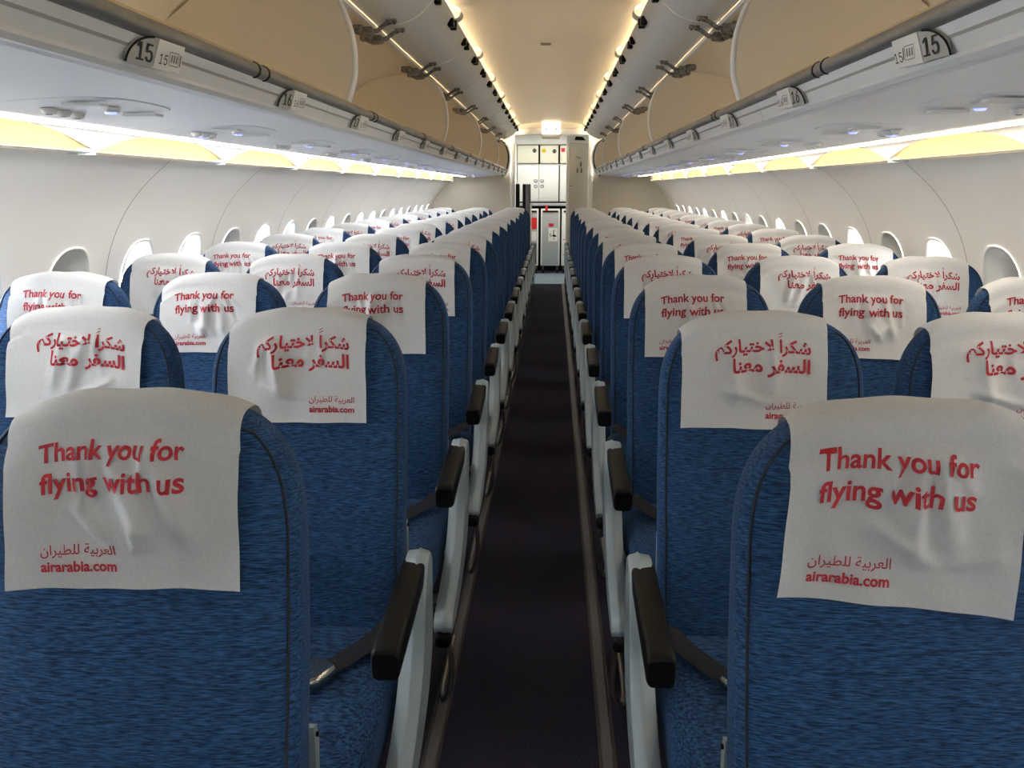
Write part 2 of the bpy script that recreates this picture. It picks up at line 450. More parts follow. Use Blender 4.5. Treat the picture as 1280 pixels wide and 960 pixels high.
    # arched valance over the lens, a rib shading each end of it
for s, y0 in ((-1, 2.67), (1, 2.53)):
    n = 1
    y = y0-1.067/2-1.067*5
    while y < Y1-0.6:
        if y > 0.5:
            cove_light(s, y, n, False); n += 1
        else:
            cove_light(s, y, 0, False)
        y += 1.067
for o in [o for o in COL.objects if o.get('label') and 'zeroth' in o['label']]:
    for c in list(o.children): bpy.data.objects.remove(c)
    bpy.data.objects.remove(o)
for s in (-1, 1):
    mb = MB(); mb.tube([(s*0.64, 0.2, 2.245), (s*0.64, Y1-0.06, 2.245)], 0.012, M['clamp'], 8)
    tag(mb.obj('ceiling_lamp'), 'long warm tube lamp glowing behind the open bin doors, %s of the ceiling' % ('left' if s < 0 else 'right'), 'lamp', 'ceiling tube lamps')
ld = bpy.data.lights.new('galley_light', 'AREA'); ld.energy = 20; ld.shape = 'RECTANGLE'; ld.size = 1.6; ld.size_y = 0.5; ld.color = (1, 0.98, 0.94)
lo = bpy.data.objects.new('galley_light', ld); COL.objects.link(lo); lo.location = (0, 13.3, 2.26)

# ------------------------------------------------------------------ overhead bins
HX, HZ = 0.76, 2.09
def bin_meshes(L):
    D = {}
    mb = MB()   # shell: lip, floor, back, roof (thick sheet), lower fascia
    inn = catmull([(0.668, 1.687), (0.75, 1.68), (1.10, 1.665), (1.25, 1.70), (1.30, 1.80), (1.27, 1.95), (1.12, 2.06), (0.95, 2.095), (0.765, 2.100)], 5)
    out = [(x*1.0+0.012*(1 if x > 0.9 else 0), z+(0.014 if z > 1.9 else -0.014)) for x, z in inn]
    for f, y in ((inn, 0), ):
        mb.grid([[(x, 0, z) for x, z in inn], [(x, L, z) for x, z in inn]], M['binin'])
        mb.grid([[(x, 0, z) for x, z in out], [(x, L, z) for x, z in out]], M['binin'])
    mb.box(0.752, 0.772, 0, L, 2.086, 2.104, M['white'])
    D['bin_shell'] = mb.mesh('bin_shell')
    mb = MB(); mb.prism([(0.652, 1.683), (0.660, 1.693), (0.672, 1.693), (0.685, 1.677), (0.668, 1.659), (0.655, 1.667)], 'y', 0, L, M['lip'])
    D['lip'] = mb.mesh('lip')
    mb = MB(); mb.prism([(0.652+0.0165*math.cos(a), 1.667+0.0165*math.sin(a)) for a in [2*PI*k/14 for k in range(14)]], 'y', 0, L, M['rail'], True)
    for c in (L*0.25, L*0.75):
        for d in (-0.032, 0.032):
            mb.tube([(0.652, c+d-0.004, 1.667), (0.652, c+d+0.004, 1.667)], 0.0185, M['black'], 14)
    D['sill_rail'] = mb.mesh('sill_rail')
    mb = MB()
    fas = [(0.655, 1.660), (0.652, 1.652), (0.660, 1.634), (0.6625, 1.631), (0.662, 1.628), (0.672, 1.607), (0.672, 1.600), (0.680, 1.592), (0.690, 1.592), (0.700, 1.600), (0.70, 1.65), (0.67, 1.661)]
    mb.prism(fas, 'y', 0.002, L-0.002, M['fascia'])
    mb.prism([(0.6590, 1.6340), (0.6620, 1.6310), (0.6610, 1.6285), (0.6640, 1.631)], 'y', 0.002, L-0.002, M['plate'])
    
    D['fascia'] = mb.mesh('fascia')
    front = catmull([(0.765, 2.095), (0.685, 2.02), (0.640, 1.90), (0.636, 1.78), (0.664, 1.687)], 6)
    mb = MB()
    mb.prism(front+[(0.76, 1.69), (1.10, 1.665), (1.25, 1.70), (1.30, 1.80), (1.27, 1.95), (1.12, 2.06), (0.95, 2.095)], 'y', 0.002, 0.014, M['binin'])
    edge = front
    mb.tube([(x, 0.008, z) for x, z in edge], 0.0085, M['white'], 8)
    mb.tube([(x-0.001, 0.0175, z) for x, z in edge], 0.002, M['seam'], 6)
    D['divider'] = mb.mesh('divider')
    mb = MB(); mb.disc((0.86, 0.0, 1.955), (0, 1, 0), 0.011, M['black'], 14, 0.01); D['bumper'] = mb.mesh('bumper')
    return D
def door_mesh(L):
    mb = MB()
    prof = catmull([(0.758, 2.112), (0.66, 2.108), (0.575, 2.135), (0.515, 2.185), (0.470, 2.252)], 6)
    up = []
    for i, (x, z) in enumerate(prof):
        a = prof[max(i-1, 0)]; b = prof[min(i+1, len(prof)-1)]; l = math.dist(a, b)
        nx, nz = (b[1]-a[1])/l, -(b[0]-a[0])/l
        up.append((x+nx*0.018, z+nz*0.018))
    g = 0.005
    mb.prism(prof+up[::-1], 'y', g, L-g, M['bindoor'], False)
    for y in (g, L-g): mb.tube([(x, y, z-0.001) for x, z in prof], 0.0022, M['white'], 6)
    return mb.mesh('door')
def hinge_mesh():
    mb = MB()
    mb.rbox(0.785, 0.845, -0.022, 0.022, 2.055, 2.088, M['hinge'], 0.008)
    mb.prism([(0.84, 2.062), (0.79, 2.040), (0.745, 2.044), (0.735, 2.062), (0.75, 2.080), (0.80, 2.080)], 'y', -0.012, 0.012, M['hinge'])
    for y in (-0.013, 0.013): mb.tube([(0.752, y, 2.058), (0.725, y, 2.066), (0.69, y, 2.090), (0.655, y, 2.100)], [0.008, 0.007, 0.006, 0.005], M['hinge'], 8)
    mb.rbox(0.640, 0.685, -0.015, 0.015, 2.094, 2.112, M['hinge'], 0.005)
    mb.tube([(0.752, -0.024, 2.060), (0.752, 0.024, 2.060)], 0.010, M['hinge'], 10)
    for x in (0.650, 0.674): mb.tube([(x, 0, 2.090), (x, 0, 2.096)], 0.004, M['black'], 8)
    return mb.mesh('hinge_arm')
def latch_mesh():
    mb = MB()
    mb.rbox(0.468, 0.500, -0.085, -0.02, 2.196, 2.236, M['black'], 0.006)
    mb.rbox(0.462, 0.492, -0.005, 0.02, 2.205, 2.245, M['black'], 0.004)
    mb.rbox(0.468, 0.500, 0.03, 0.065, 2.200, 2.232, M['black'], 0.004)
    return mb.mesh('latch')
def strike_mesh():
    mb = MB(); mb.rbox(0.466, 0.497, -0.02, 0.02, 2.200, 2.240, M['black'], 0.005); mb.tube([(0.478, -0.028, 2.215), (0.478, 0.028, 2.215)], 0.006, M['black'], 8)
    return mb.mesh('catch')
def handle_mesh():
    mb = MB(); n = 10
    pts = [(0.468-0.035*math.sin(PI*i/n), 0.0, 2.262-0.03*math.cos(PI*i/n)+0.004) for i in range(n+1)]
    mb.grid([[(x, -0.045, z) for x, y, z in pts], [(x, 0.045, z) for x, y, z in pts]], M['fascia'])
    mb.grid([[(x+0.004, -0.045, z) for x, y, z in pts], [(x+0.004, 0.045, z) for x, y, z in pts]], M['fascia'])
    for y in (-0.045, 0.045): mb.tube([(x+0.002, y, z) for x, _, z in pts], 0.003, M['fascia'], 6)
    return mb.mesh('handle')
HM, LM, CM, GM = hinge_mesh(), latch_mesh(), strike_mesh(), handle_mesh()
HMm, LMm, CMm, GMm = [mirror_mesh(x, x.name) for x in (HM, LM, CM, GM)]
spans = [(-2.35, 0.15), (0.15, 2.65), (2.65, 5.15), (5.15, 7.65), (7.65, 10.15), (10.15, 12.42)]
cache = {}
for s in (-1, 1):
    side = 'left' if s < 0 else 'right'
    for bi, (a, b) in enumerate(spans):
        L = round(b-a, 3); nd = 2
        if (L, s) not in cache:
            D = bin_meshes(L); dm = door_mesh(L/nd)
            if s < 0: D = {k: mirror_mesh(v, k) for k, v in D.items()}; dm = mirror_mesh(dm, 'door')
            cache[(L, s)] = (D, dm)
        D, dm = cache[(L, s)]
        if bi == 0: lab = 'open overhead bin on the %s, passing out over the camera before plate 15' % side
        else: lab = 'open overhead bin with doors swung up, %s side, %s' % (side, ['', 'nearest, above plates 15 and 16', 'above plates 17 to 19', 'above plates 20 to 22', 'above plates 23 to 26', 'last one at the rear bulkhead'][bi])
        t = thing('overhead_bin', lab, 'overhead bin', (0, a, 0), 'overhead bins')
        for k in ('bin_shell', 'lip', 'sill_rail', 'fascia'): link(k, D[k], t)
        link('divider', D['divider'], t, (0, 0.284, 0)); link('divider', D['divider'], t, (0, 0.302, 0))
        if bi == len(spans)-1: link('divider', D['divider'], t, (0, L-0.018, 0)); link('bumper', D['bumper'], t, (0, 0.319, 0))
        for d in range(nd):
            # doors are set off from the dividers, as in the photo
            do = link('door', dm, t, (0, d*L/nd, 0))
            for y in (0.10, L/nd-0.10): link('hinge_arm', HM if s > 0 else HMm, do, (0, y, 0))
            link('latch', LM if s > 0 else LMm, do, (0, L/nd*0.5, 0)); [link('catch', CM if s > 0 else CMm, do, (0, L/nd*q, 0)) for q in (0.05, 0.93)]
            link('handle', GM if s > 0 else GMm, do, (0, L/nd*0.5, 0))
        if bi == len(spans)-1:
            mb = MB(); front = catmull([(0.775, 2.13), (0.665, 2.03), (0.612, 1.90), (0.612, 1.77), (0.650, 1.640), (0.70, 1.585)], 6)
            mb.tube([(s*x, L+0.03, z) for x, z in front], 0.022, M['white'], 10)
            mb.tube([(s*(x+0.012), L+0.01, z) for x, z in front], 0.012, M['black'], 8)
            mb.obj('end_trim', t)

# ------------------------------------------------------------------ row plates and service units
def row_plate(s, n):
    y = 1.475+0.772*(n-15)
    side = 'left' if s < 0 else 'right'
    t = thing('row_plate', 'grey plate reading %d with a white sticker, on the %s bin edge' % (n, side), 'row number plate', (s*0.652, y, 1.628), 'row number plates')
    psi = 0.11                                                      # wedge: faces partly forward
    ex = Vector((math.sin(psi), math.cos(psi), 0)) if s < 0 else Vector((math.sin(psi), -math.cos(psi), 0))
    up = Vector((s*-0.012, 0, 0.053)).normalized()
    nr = ex.cross(up).normalized()
    if nr.x*s > 0: nr = -nr
    def F(h): return lambda x, q: tuple(ex*x+up*q+nr*h)
    mb = MB(); f = F(0.003); g = F(0.0042)
    b = lambda x, q: (s*0.010, ex.y*x, q)
    prof = [(0.012, -0.024), (0.022, 0.026)]+[(0.022-0.085*math.sin(a), -0.024+0.050*math.cos(a)) for a in [PI/2*k/10 for k in range(1, 11)]]
    if s > 0: prof = [(-x, q) for x, q in prof]
    mb.loft([[b(*p) for p in prof], [f(*p) for p in prof]], M['plate'])
    for dx in (-0.0016, 0, 0.0016): put_text(mb, str(n), F(0.0042+dx*0.1), (-0.037 if s < 0 else -0.009)+dx, 0.045, -0.017, M['ink'], 0.0, font=SANS)
    mb.tube([f(*p) for p in prof[2:]], 0.0018, M['black'], 6)  # black arc drawn as the shadow round the plate's curved edge
    mb.obj('plate', t)
    mb = MB(); g2 = F(0.0050)
    c = 0.062 if s < 0 else -0.062; e = 1 if s < 0 else -1
    q = [(c-0.048*e, -0.024), (c+0.036*e, -0.022), (c+0.044*e, 0.024), (c-0.038*e, 0.026)]
    mb.loft([[b(*p) for p in q], [F(0.004)(*p) for p in q]], M['sticker'])
    put_text(mb, str(n), g2, c-0.036, 0.026, -0.015, M['ink'], 0.0, font=SANS, italic=0.2 if s < 0 else -0.2)
    x0, x1, z0, z1 = c-0.004, c+0.027, -0.014, 0.010
    for A in ((x0, x1, z0, z0+0.0014), (x0, x1, z1-0.0014, z1), (x0, x0+0.0014, z0, z1), (x1-0.0014, x1, z0, z1)):
        mb.add([g2(A[0], A[2]), g2(A[1], A[2]), g2(A[1], A[3]), g2(A[0], A[3])], [(0, 1, 2, 3)], M['inkgrey'])
    for k in range(3):
        xa = x0+0.005+k*0.008
        mb.add([g2(xa, z0+0.006), g2(xa+0.005, z0+0.006), g2(xa+0.006, z1-0.005), g2(xa+0.002, z1-0.005)], [(0, 1, 2, 3)], M['inkgrey'])
    xb = x1+0.003 if s < 0 else x0-0.006
    mb.add([g2(xb, -0.012), g2(xb+0.0025, -0.012), g2(xb+0.0035, 0.008), g2(xb+0.001, 0.008)], [(0, 1, 2, 3)], M['ink'])
    mb.obj('sticker', t)
for s in (-1, 1):
    for n in range(15, 29): row_plate(s, n)

def psu_meshes(s):
    D = {}
    mb = MB()
    n = 24
    def pl(x, y, d): return (s*x, y, 1.5845-0.055*(x-0.85)-d)
    ring = lambda A, B, d: [pl(1.0+A*math.copysign(abs(math.cos(a))**0.7, math.cos(a)), B*math.copysign(abs(math.sin(a))**0.7, math.sin(a)), d) for a in [2*PI*k/n for k in range(n)]]
    mb.loft([ring(0.145, 0.20, -0.004), ring(0.145, 0.20, 0.0004), ring(0.142, 0.197, 0.001)], M['psu'])
    for y in (-0.12, 0.13): mb.box(*sorted((s*0.90, s*0.98)), y-0.02, y+0.02, 1.568, 1.574, M['fascia'])
    D['base'] = mb.mesh('base')
    mb = MB(); c = pl(0.95, 0, 0.003); mb.tube([c, (c[0], c[1], c[2]-0.010)], [0.022, 0.018], M['white'], 14); c2 = (c[0], c[1], c[2]-0.0095); mb.tube([c2, (c2[0], c2[1], c2[2]-0.004)], [0.014, 0.010], M['bluelamp'], 12)
    D['reading_light'] = mb.mesh('reading_light')
    mb = MB(); c = pl(1.06, 0, 0.003); mb.tube([c, (c[0], c[1], c[2]-0.012)], [0.019, 0.013], M['white'], 14); mb.tube([(c[0], c[1], c[2]-0.0115), (c[0], c[1], c[2]-0.013)], 0.007, M['inkgrey'], 10)
    D['air_nozzle'] = mb.mesh('air_nozzle')
    return D
for s in (-1, 1):
    D = psu_meshes(s); side = 'left' if s < 0 else 'right'
    for n in range(15, 29):
        y = 1.90+0.772*(n-15)
        if y > 12.3: continue
        t = thing('service_unit', 'ceiling service unit with air nozzles and blue-lit lamp, %s side beside row plate %d' % (side, n), 'service unit', (0, y, 0), 'overhead service units')
        link('base', D['base'], t)
        link('reading_light', D['reading_light'], t, (0, 0.0, 0))
        if n % 3 == 1: link('reading_light', D['reading_light'], t, (s*0.13, 0.03, -0.007))
        for k in (-1, 0, 1): link('air_nozzle', D['air_nozzle'], t, (0, k*0.055, 0))

# ------------------------------------------------------------------ seats
TOP = 1.136; HW = 0.218
def hwz(z):
    w = HW-0.006*max(0, (0.75-z)/0.3)
    d = (z-(TOP-0.20))/0.20
    return w if d <= 0 else w*max(0.0, 1-min(d, 1)**3)**(1/3)
def topx(x): 
    q = min(1, abs(x)/HW); return TOP-0.20+0.20*(1-q**3)**(1/3)
def yfz(z): return -(TOP-z)*0.18-0.012*math.exp(-((z-0.66)/0.13)**2)
def thz(z): return 0.074+0.05*max(0, (TOP-z)/0.72)
def ringz(z, n=40, e=4.0):
    w = hwz(z); th = thz(z); yc = yfz(z)+th/2
    d = (z-(TOP-0.037))/0.037
    t = th/2*(1 if d <= 0 else math.sqrt(max(0.0, 1-d*d)))
    w = max(w, 0.002); t = max(t, 0.001)
    P = []
    for k in range(n):
        a = 2*PI*k/n; c, q = math.cos(a), math.sin(a)
        P.append((w*math.copysign(abs(c)**(2/e), c), yc+t*math.copysign(abs(q)**(2/e), q), z))
    return P
def backrest():
    mb = MB(); zs = [0.40, 0.41]+[0.45+0.03*i for i in range(17)]+[0.95+0.012*i for i in range(13)]+[1.103, 1.112, 1.12, 1.127, 1.132, 1.136, 1.139, TOP]
    mb.loft([ringz(z) for z in zs], M['blue']); return mb.mesh('backrest')
def piping():
    mb = MB()
    def pt(z, sx):
        w = hwz(z)*0.935; th = thz(z); yc = yfz(z)+th/2; f = (1-0.935**4)**0.25
        return (sx*w, yc-th/2*f-0.0008, z)
    zs = [0.42+0.03*i for i in range(18)]+[0.94+0.012*i for i in range(14)]
    for sx in (-1, 1): mb.tube([pt(z, sx) for z in zs], 0.0022, M['navy'], 6)
    # join over the crown, on the front face
    e = pt(zs[-1], 1)
    mb.tube([(e[0]*math.cos(a), e[1]-0.001*math.sin(a), e[2]+0.012*math.sin(a)) for a in [PI*k/10 for k in range(11)]], 0.0022, M['navy'], 6)
    return mb.mesh('piping')
CW, CD = 0.152, 0.190     # half width, front drop below the roll
def cover_fn(seed, off, tilt, CW=CW):
    R = random.Random(seed)
    r = 0.044; CR = []
    nfan = R.randint(4, 7); cx = R.uniform(-0.03, 0.04)
    for k in range(nfan):     # short folds radiating below the roll
        x = cx+R.uniform(-0.075, 0.075); CR.append((x, 0.012, x*1.25+R.uniform(-0.03, 0.03), R.uniform(0.05, 0.10), R.uniform(0.004, 0.008), R.uniform(0.0035, 0.0065)))
    for k in range(R.randint(2, 3)):   # long folds
        x = cx+R.uniform(-0.06, 0.06); CR.append((x, 0.02, x+R.uniform(-0.05, 0.05), R.uniform(0.13, 0.18), R.uniform(0.012, 0.019), R.uniform(0.010, 0.015)))
    for k in range(2):        # slack diagonal pouches low on the cloth
        x = R.uniform(-0.10, 0.10); CR.append((x, R.uniform(0.09, 0.14), -x*0.3+R.uniform(-0.04, 0.04), R.uniform(0.14, 0.17), R.uniform(0.007, 0.012), R.uniform(0.010, 0.017)))
    ph = [R.uniform(0, 6.28) for _ in range(6)]
    ct, st = math.cos(tilt), math.sin(tilt)
    def f(u, v, lift=0.0):
        x = off+u*ct-(v*st if v > 0 else 0); vv = v*ct+u*st*(1 if v > 0 else 0.3)
        T = topx(max(-0.2, min(0.2, x)))+0.004; yc = 0.036
        h = PI/2*r
        if vv > h:
            d = vv-h
            w = 0.0
            for (xa, da, xb, db, sg, am) in CR:
                L2 = (xb-xa)**2+(db-da)**2; k = ((x-off-xa)*(xb-xa)+(d-da)*(db-da))/L2; kk = max(0, min(1, k))
                dist = math.hypot(x-off-(xa+kk*(xb-xa)), d-(da+kk*(db-da)))
                w += am*math.exp(-(dist/sg)**2)*min(1, 0.45+0.55*math.sin(PI*min(max(kk, 0.05), 0.95)))
            w *= max(0.0, min(1.0, (CD-0.048-d)/0.035+0.15))
            w += 0.0016*(1+math.sin(38*x+14*d+ph[0]))+0.0012*(1+math.sin(71*x-33*d+ph[1]))+0.001*(1+math.sin(23*x+61*d+ph[2]))
            w *= min(1, d/0.02)
            w += 0.010*(abs(u)/CW)**6*min(1, d/0.05)*0.5
            zt = T-r; zb = TOP-0.002-r-CD*math.cos(0.178); z = zt+(zb-zt)*d/CD; y = yfz(z)-0.006+(thz(z)/2-0.041)*0-w-lift
            # the crown is rounded in plan too: cloth bridges it
            return (x, min(y, yc-r-0.002-d*0.17-w-lift), z)
        if vv < -h:
            d = -vv-h; z = T-r-d
            return (x, yfz(z)+thz(z)+0.006+lift, z)
        a = vv/r; wv = 0.0012*math.sin(60*x+ph[3])*math.cos(a)
        rr = r+lift+0.003+wv
        return (x, yc-rr*math.copysign(abs(math.sin(a))**0.72, math.sin(a)), T-r+rr*max(0, math.cos(a))**0.85)
    return f
AR1, AR2, AR3 = shape_arabic('\u0634\u0643\u0631\u0627 \u0644\u0627\u062e\u062a\u064a\u0627\u0631\u0643\u0645'), shape_arabic('\u0627\u0644\u0633\u0641\u0631 \u0645\u0639\u0646\u0627'), shape_arabic('\u0627\u0644\u0639\u0631\u0628\u064a\u0629 \u0644\u0644\u0637\u064a\u0631\u0627\u0646')
def cover(lang, seed, off, tilt, CW=CW):
    f = cover_fn(seed, off, tilt, CW); mb = MB(); h = PI/2*0.044
    vs = [-h-0.10+0.02*i for i in range(6)]+[-h+2*h*i/12 for i in range(1, 13)]+[h+CD*i/52 for i in range(1, 53)]
    us = [-CW+2*CW*i/56 for i in range(57)]
    mb.grid([[f(u, v) for u in us] for v in vs], M['cloth'])
    # hem: a second skin just inside the lower edge so that the cloth has an edge of its own
    g = lambda x, y: f(x, h-y, 0.0016)
    fine = 0.02
    if lang == 'en':
        put_text(mb, 'Thank you for', g, -0.106, 0.190, -0.035, M['red'], 0.022, fine)
        put_text(mb, 'flying with us', g, -0.104, 0.187, -0.075, M['red'], 0.022, fine)
        lx = -0.108
    else:
        put_text(mb, AR1, g, -0.084, 0.200, -0.046, M['red'], 0.03, fine)
        for k in (0, 1):
            q = 0.002-k*0.004
            mb.add([g(0.050, q), g(0.058, q+0.003), g(0.058, q+0.0045), g(0.050, q+0.0015)], [(0, 1, 2, 3)], M['red'])
        put_text(mb, AR2, g, -0.048, 0.164, -0.082, M['red'], 0.03, fine)
        lx = 0.026
    put_text(mb, AR3, g, lx, 0.100, -CD+0.040, M['red'], 0.008, 0.04)
    put_text(mb, 'airarabia.com', g, lx, 0.100, -CD+0.022, M['red'], 0.03, 0.04)
    return mb.mesh('headrest_cover')
def cushion():
    mb = MB(); rings = []; n = 36
    ys = [(-0.625, 0.30, 0.5), (-0.622, 0.55, 0.75), (-0.61, 0.78, 0.9), (-0.59, 0.92, 0.96), (-0.56, 1, 1), (-0.48, 1, 1), (-0.40, 1, 1), (-0.32, 1, 1), (-0.24, 1, 1), (-0.16, 1, 1), (-0.135, 0.97, 0.98)]
    for y, kz, kx in ys:
        top = 0.462+0.010*math.cos((y+0.4)*5)-0.02*max(0, (-y-0.52)/0.1)**2; bot = 0.335; zc = (top+bot)/2; hz = (top-bot)/2*kz; R = []
        for k in range(n):
            a = 2*PI*k/n; c, q = math.cos(a), math.sin(a)
            R.append((0.236*kx*math.copysign(abs(c)**0.45, c), y, zc+hz*math.copysign(abs(q)**0.45, q)))
        rings.append(R)
    mb.loft(rings, M['blue']); return mb.mesh('seat_cushion')
def arm_pad(x):
    mb = MB(); rings = []; n = 20
    P = [(-0.205, 0.668, 0.6), (-0.215, 0.673, 0.95), (-0.24, 0.674, 1), (-0.34, 0.668, 1), (-0.42, 0.662, 1), (-0.52, 0.656, 1), (-0.537, 0.654, 0.99), (-0.541, 0.652, 0.95), (-0.543, 0.650, 0.88)]
    for y, zt, k in P:
        hz = 0.021+0.008*max(0, min(1, (-y-0.3)/0.3))
        rings.append([(x+0.025*k*math.copysign(abs(math.cos(a))**0.4, math.cos(a)), y, zt-hz+hz*k*math.copysign(abs(math.sin(a))**0.4, math.sin(a))) for a in [2*PI*i/n for i in range(n)]])
    mb.loft(rings, M['black'])
    return mb.mesh('armrest')
def side_panel(x):
    mb = MB()
    out = catmull([(-0.185, 0.655), (-0.200, 0.676), (-0.235, 0.678), (-0.275, 0.645), (-0.300, 0.570), (-0.340, 0.490), (-0.43, 0.415), (-0.55, 0.372), (-0.640, 0.350), (-0.668, 0.325)], 5)
    inn = catmull([(-0.650, 0.300), (-0.56, 0.305), (-0.42, 0.330), (-0.29, 0.385), (-0.215, 0.46), (-0.19, 0.56), (-0.183, 0.64)], 5)
    prof = out+inn
    cy = sum(p[0] for p in prof)/len(prof); cz = sum(p[1] for p in prof)/len(prof)
    def lay(dx, d):
        Q = []
        for i, p in enumerate(prof):
            a = prof[i-1]; b = prof[(i+1) % len(prof)]; l = math.dist(a, b) or 1
            ny, nz = -(b[1]-a[1])/l, (b[0]-a[0])/l
            Q.append((x+dx, p[0]-ny*d, p[1]-nz*d))
        return Q
    mb.loft([lay(-0.022, -0.004), lay(-0.019, 0.001), lay(0.000, 0.004), lay(0.004, 0.007), lay(0.008, 0.004), lay(0.020, 0.001), lay(0.025, -0.004)], M['shell'])
    return mb.mesh('side_panel')
def panel_cap(x):
    mb = MB(); mb.rbox(x-0.020, x+0.022, -0.678, -0.60, 0.272, 0.312, M['black'], 0.012, 3); return mb.mesh('end_cap')
def belt():
    mb = MB(); n = 14; A = []; B = []
    for i in range(n+1):
        t = i/n; x = lerp(0.226, 0.105, t); y = lerp(-0.16, -0.335, t); z = 0.474+0.02*math.exp(-((t-0.15)/0.2)**2)+0.010*math.sin(t*3)+(0.006 if t > 0.9 else 0)
        dx, dy = 0.82, -0.57; w = 0.023
        A.append((x-dx*w, y-dy*w*-1*-1, z+0.004)); B.append((x+dx*w, y+dy*w, z))
    mb.grid([A, B], M['strap']); mb.grid([[(p[0], p[1], p[2]-0.002) for p in A], [(p[0], p[1], p[2]-0.002) for p in B]], M['strap'])
    return mb.mesh('seat_belt')
def buckle():
    mb = MB(); c = Vector((0.088, -0.362, 0.494)); d = Vector((-0.57, -0.82, 0)).normalized(); e = Vector((0.82, -0.57, 0)).normalized(); u = Vector((0, 0, 1))
    prof = [(-0.030, -0.021), (-0.026, -0.025), (0.018, -0.031), (0.036, -0.020), (0.038, 0.020), (0.018, 0.031), (-0.026, 0.025), (-0.030, 0.021)]
    lay = lambda h, k: [tuple(c+d*p[0]*k*1.15+e*p[1]*k*1.15+u*h) for p in prof]
    mb.loft([lay(-0.012, 0.96), lay(-0.010, 1), lay(0.006, 1), lay(0.010, 0.90)], M['buckle'])
    b = c+d*0.038
    mb.tube([tuple(b-e*0.016+u*-0.002), tuple(b+e*0.016+u*-0.002)], 0.006, M['black'], 8)
    return mb.mesh('buckle')
def tray():
    mb = MB(); z0, z1 = 0.60, 0.86; q = []
    for z in (z0, z1): 
        y = yfz(z)+thz(z)+0.006; q.append((y, z))
    mb.prism([(q[0][0], z0), (q[1][0], z1), (q[1][0]+0.022, z1), (q[0][0]+0.022, z0)], 'x', -0.185, 0.185, M['shell'])
    return mb.mesh('tray_table')
def tray_arm():
    mb = MB()
    mb.prism([(0.035, 0.645), (0.052, 0.640), (0.058, 0.61), (0.030, 0.42), (0.012, 0.42), (0.036, 0.60)], 'x', 0.192, 0.204, M['shell'])
    mb.tube([(0.188, 0.046, 0.628), (0.208, 0.046, 0.628)], 0.004, M['black'], 8)
    return mb.mesh('tray_arm')
def legs(y):
    mb = MB(); mb.tube([(0.0, y, 0.33), (0.0, y-0.01, 0.15), (0.0, y-0.02, 0.006)], 0.014, M['metal'], 10); mb.rbox(-0.02, 0.02, y-0.06, y+0.02, 0.0, 0.014, M['darkgrey'], 0.004); return mb.mesh('leg')
def frame():
    mb = MB(); mb.rbox(-0.22, 0.22, -0.56, -0.12, 0.315, 0.345, M['darkgrey'], 0.006)
    mb.tube([(-0.25, -0.50, 0.318), (0.25, -0.50, 0.318)], 0.013, M['metal'], 8); mb.tube([(-0.25, -0.20, 0.318), (0.25, -0.20, 0.318)], 0.013, M['metal'], 8)
    return mb.mesh('seat_frame')
def restraint(x):
    mb = MB(); P = catmull([(x+0.006, -0.63, 0.30), (x+0.016, -0.625, 0.22), (x+0.010, -0.60, 0.12), (x-0.015, -0.56, 0.05), (x-0.03, -0.45, 0.03), (x-0.03, -0.2, 0.03)], 5)
    mb.tube(P, 0.0075, M['metal'], 8); return mb.mesh('restraint_bar')
AX = 0.272
SM = dict(backrest=backrest(), piping=piping(), seat_cushion=cushion(), armrest=arm_pad(AX-0.004), side_panel=side_panel(AX), end_cap=panel_cap(AX), seat_belt=belt(), buckle=buckle(), tray_table=tray(), tray_arm=tray_arm(), seat_frame=frame(), restraint_bar=restraint(AX))
LEGF, LEGR = legs(-0.48), legs(-0.17)
inner_pad = arm_pad(-0.254)
SMm = {k: mirror_mesh(v, k) for k, v in SM.items() if k in ('armrest', 'side_panel', 'end_cap', 'seat_belt', 'buckle', 'restraint_bar')}
inner_pad_m = mirror_mesh(inner_pad, 'armrest')
tray_arm_m = mirror_mesh(SM['tray_arm'], 'tray_arm')
VAR = [(11, -0.014, 0.02), (12, -0.004, -0.02), (13, -0.020, 0.0), (14, 0.002, 0.03)]
COV = {(l, i): cover(l, v[0]+(50 if l == 'ar' else 0), v[1], v[2]) for l in ('en', 'ar') for i, v in enumerate(VAR)}
COV['near_left'] = cover('en', 31, -0.006, -0.02); COV['near_right'] = cover('en', 44, -0.014, 0.08, 0.141)
COV['l2'] = cover('ar', 60, -0.016, -0.015); COV['r2'] = cover('ar', 61, -0.024, 0.01)
PITCH, YB = 0.772, 0.995
SX = {'aisle': 0.497, 'middle': 1.007, 'window': 1.513}
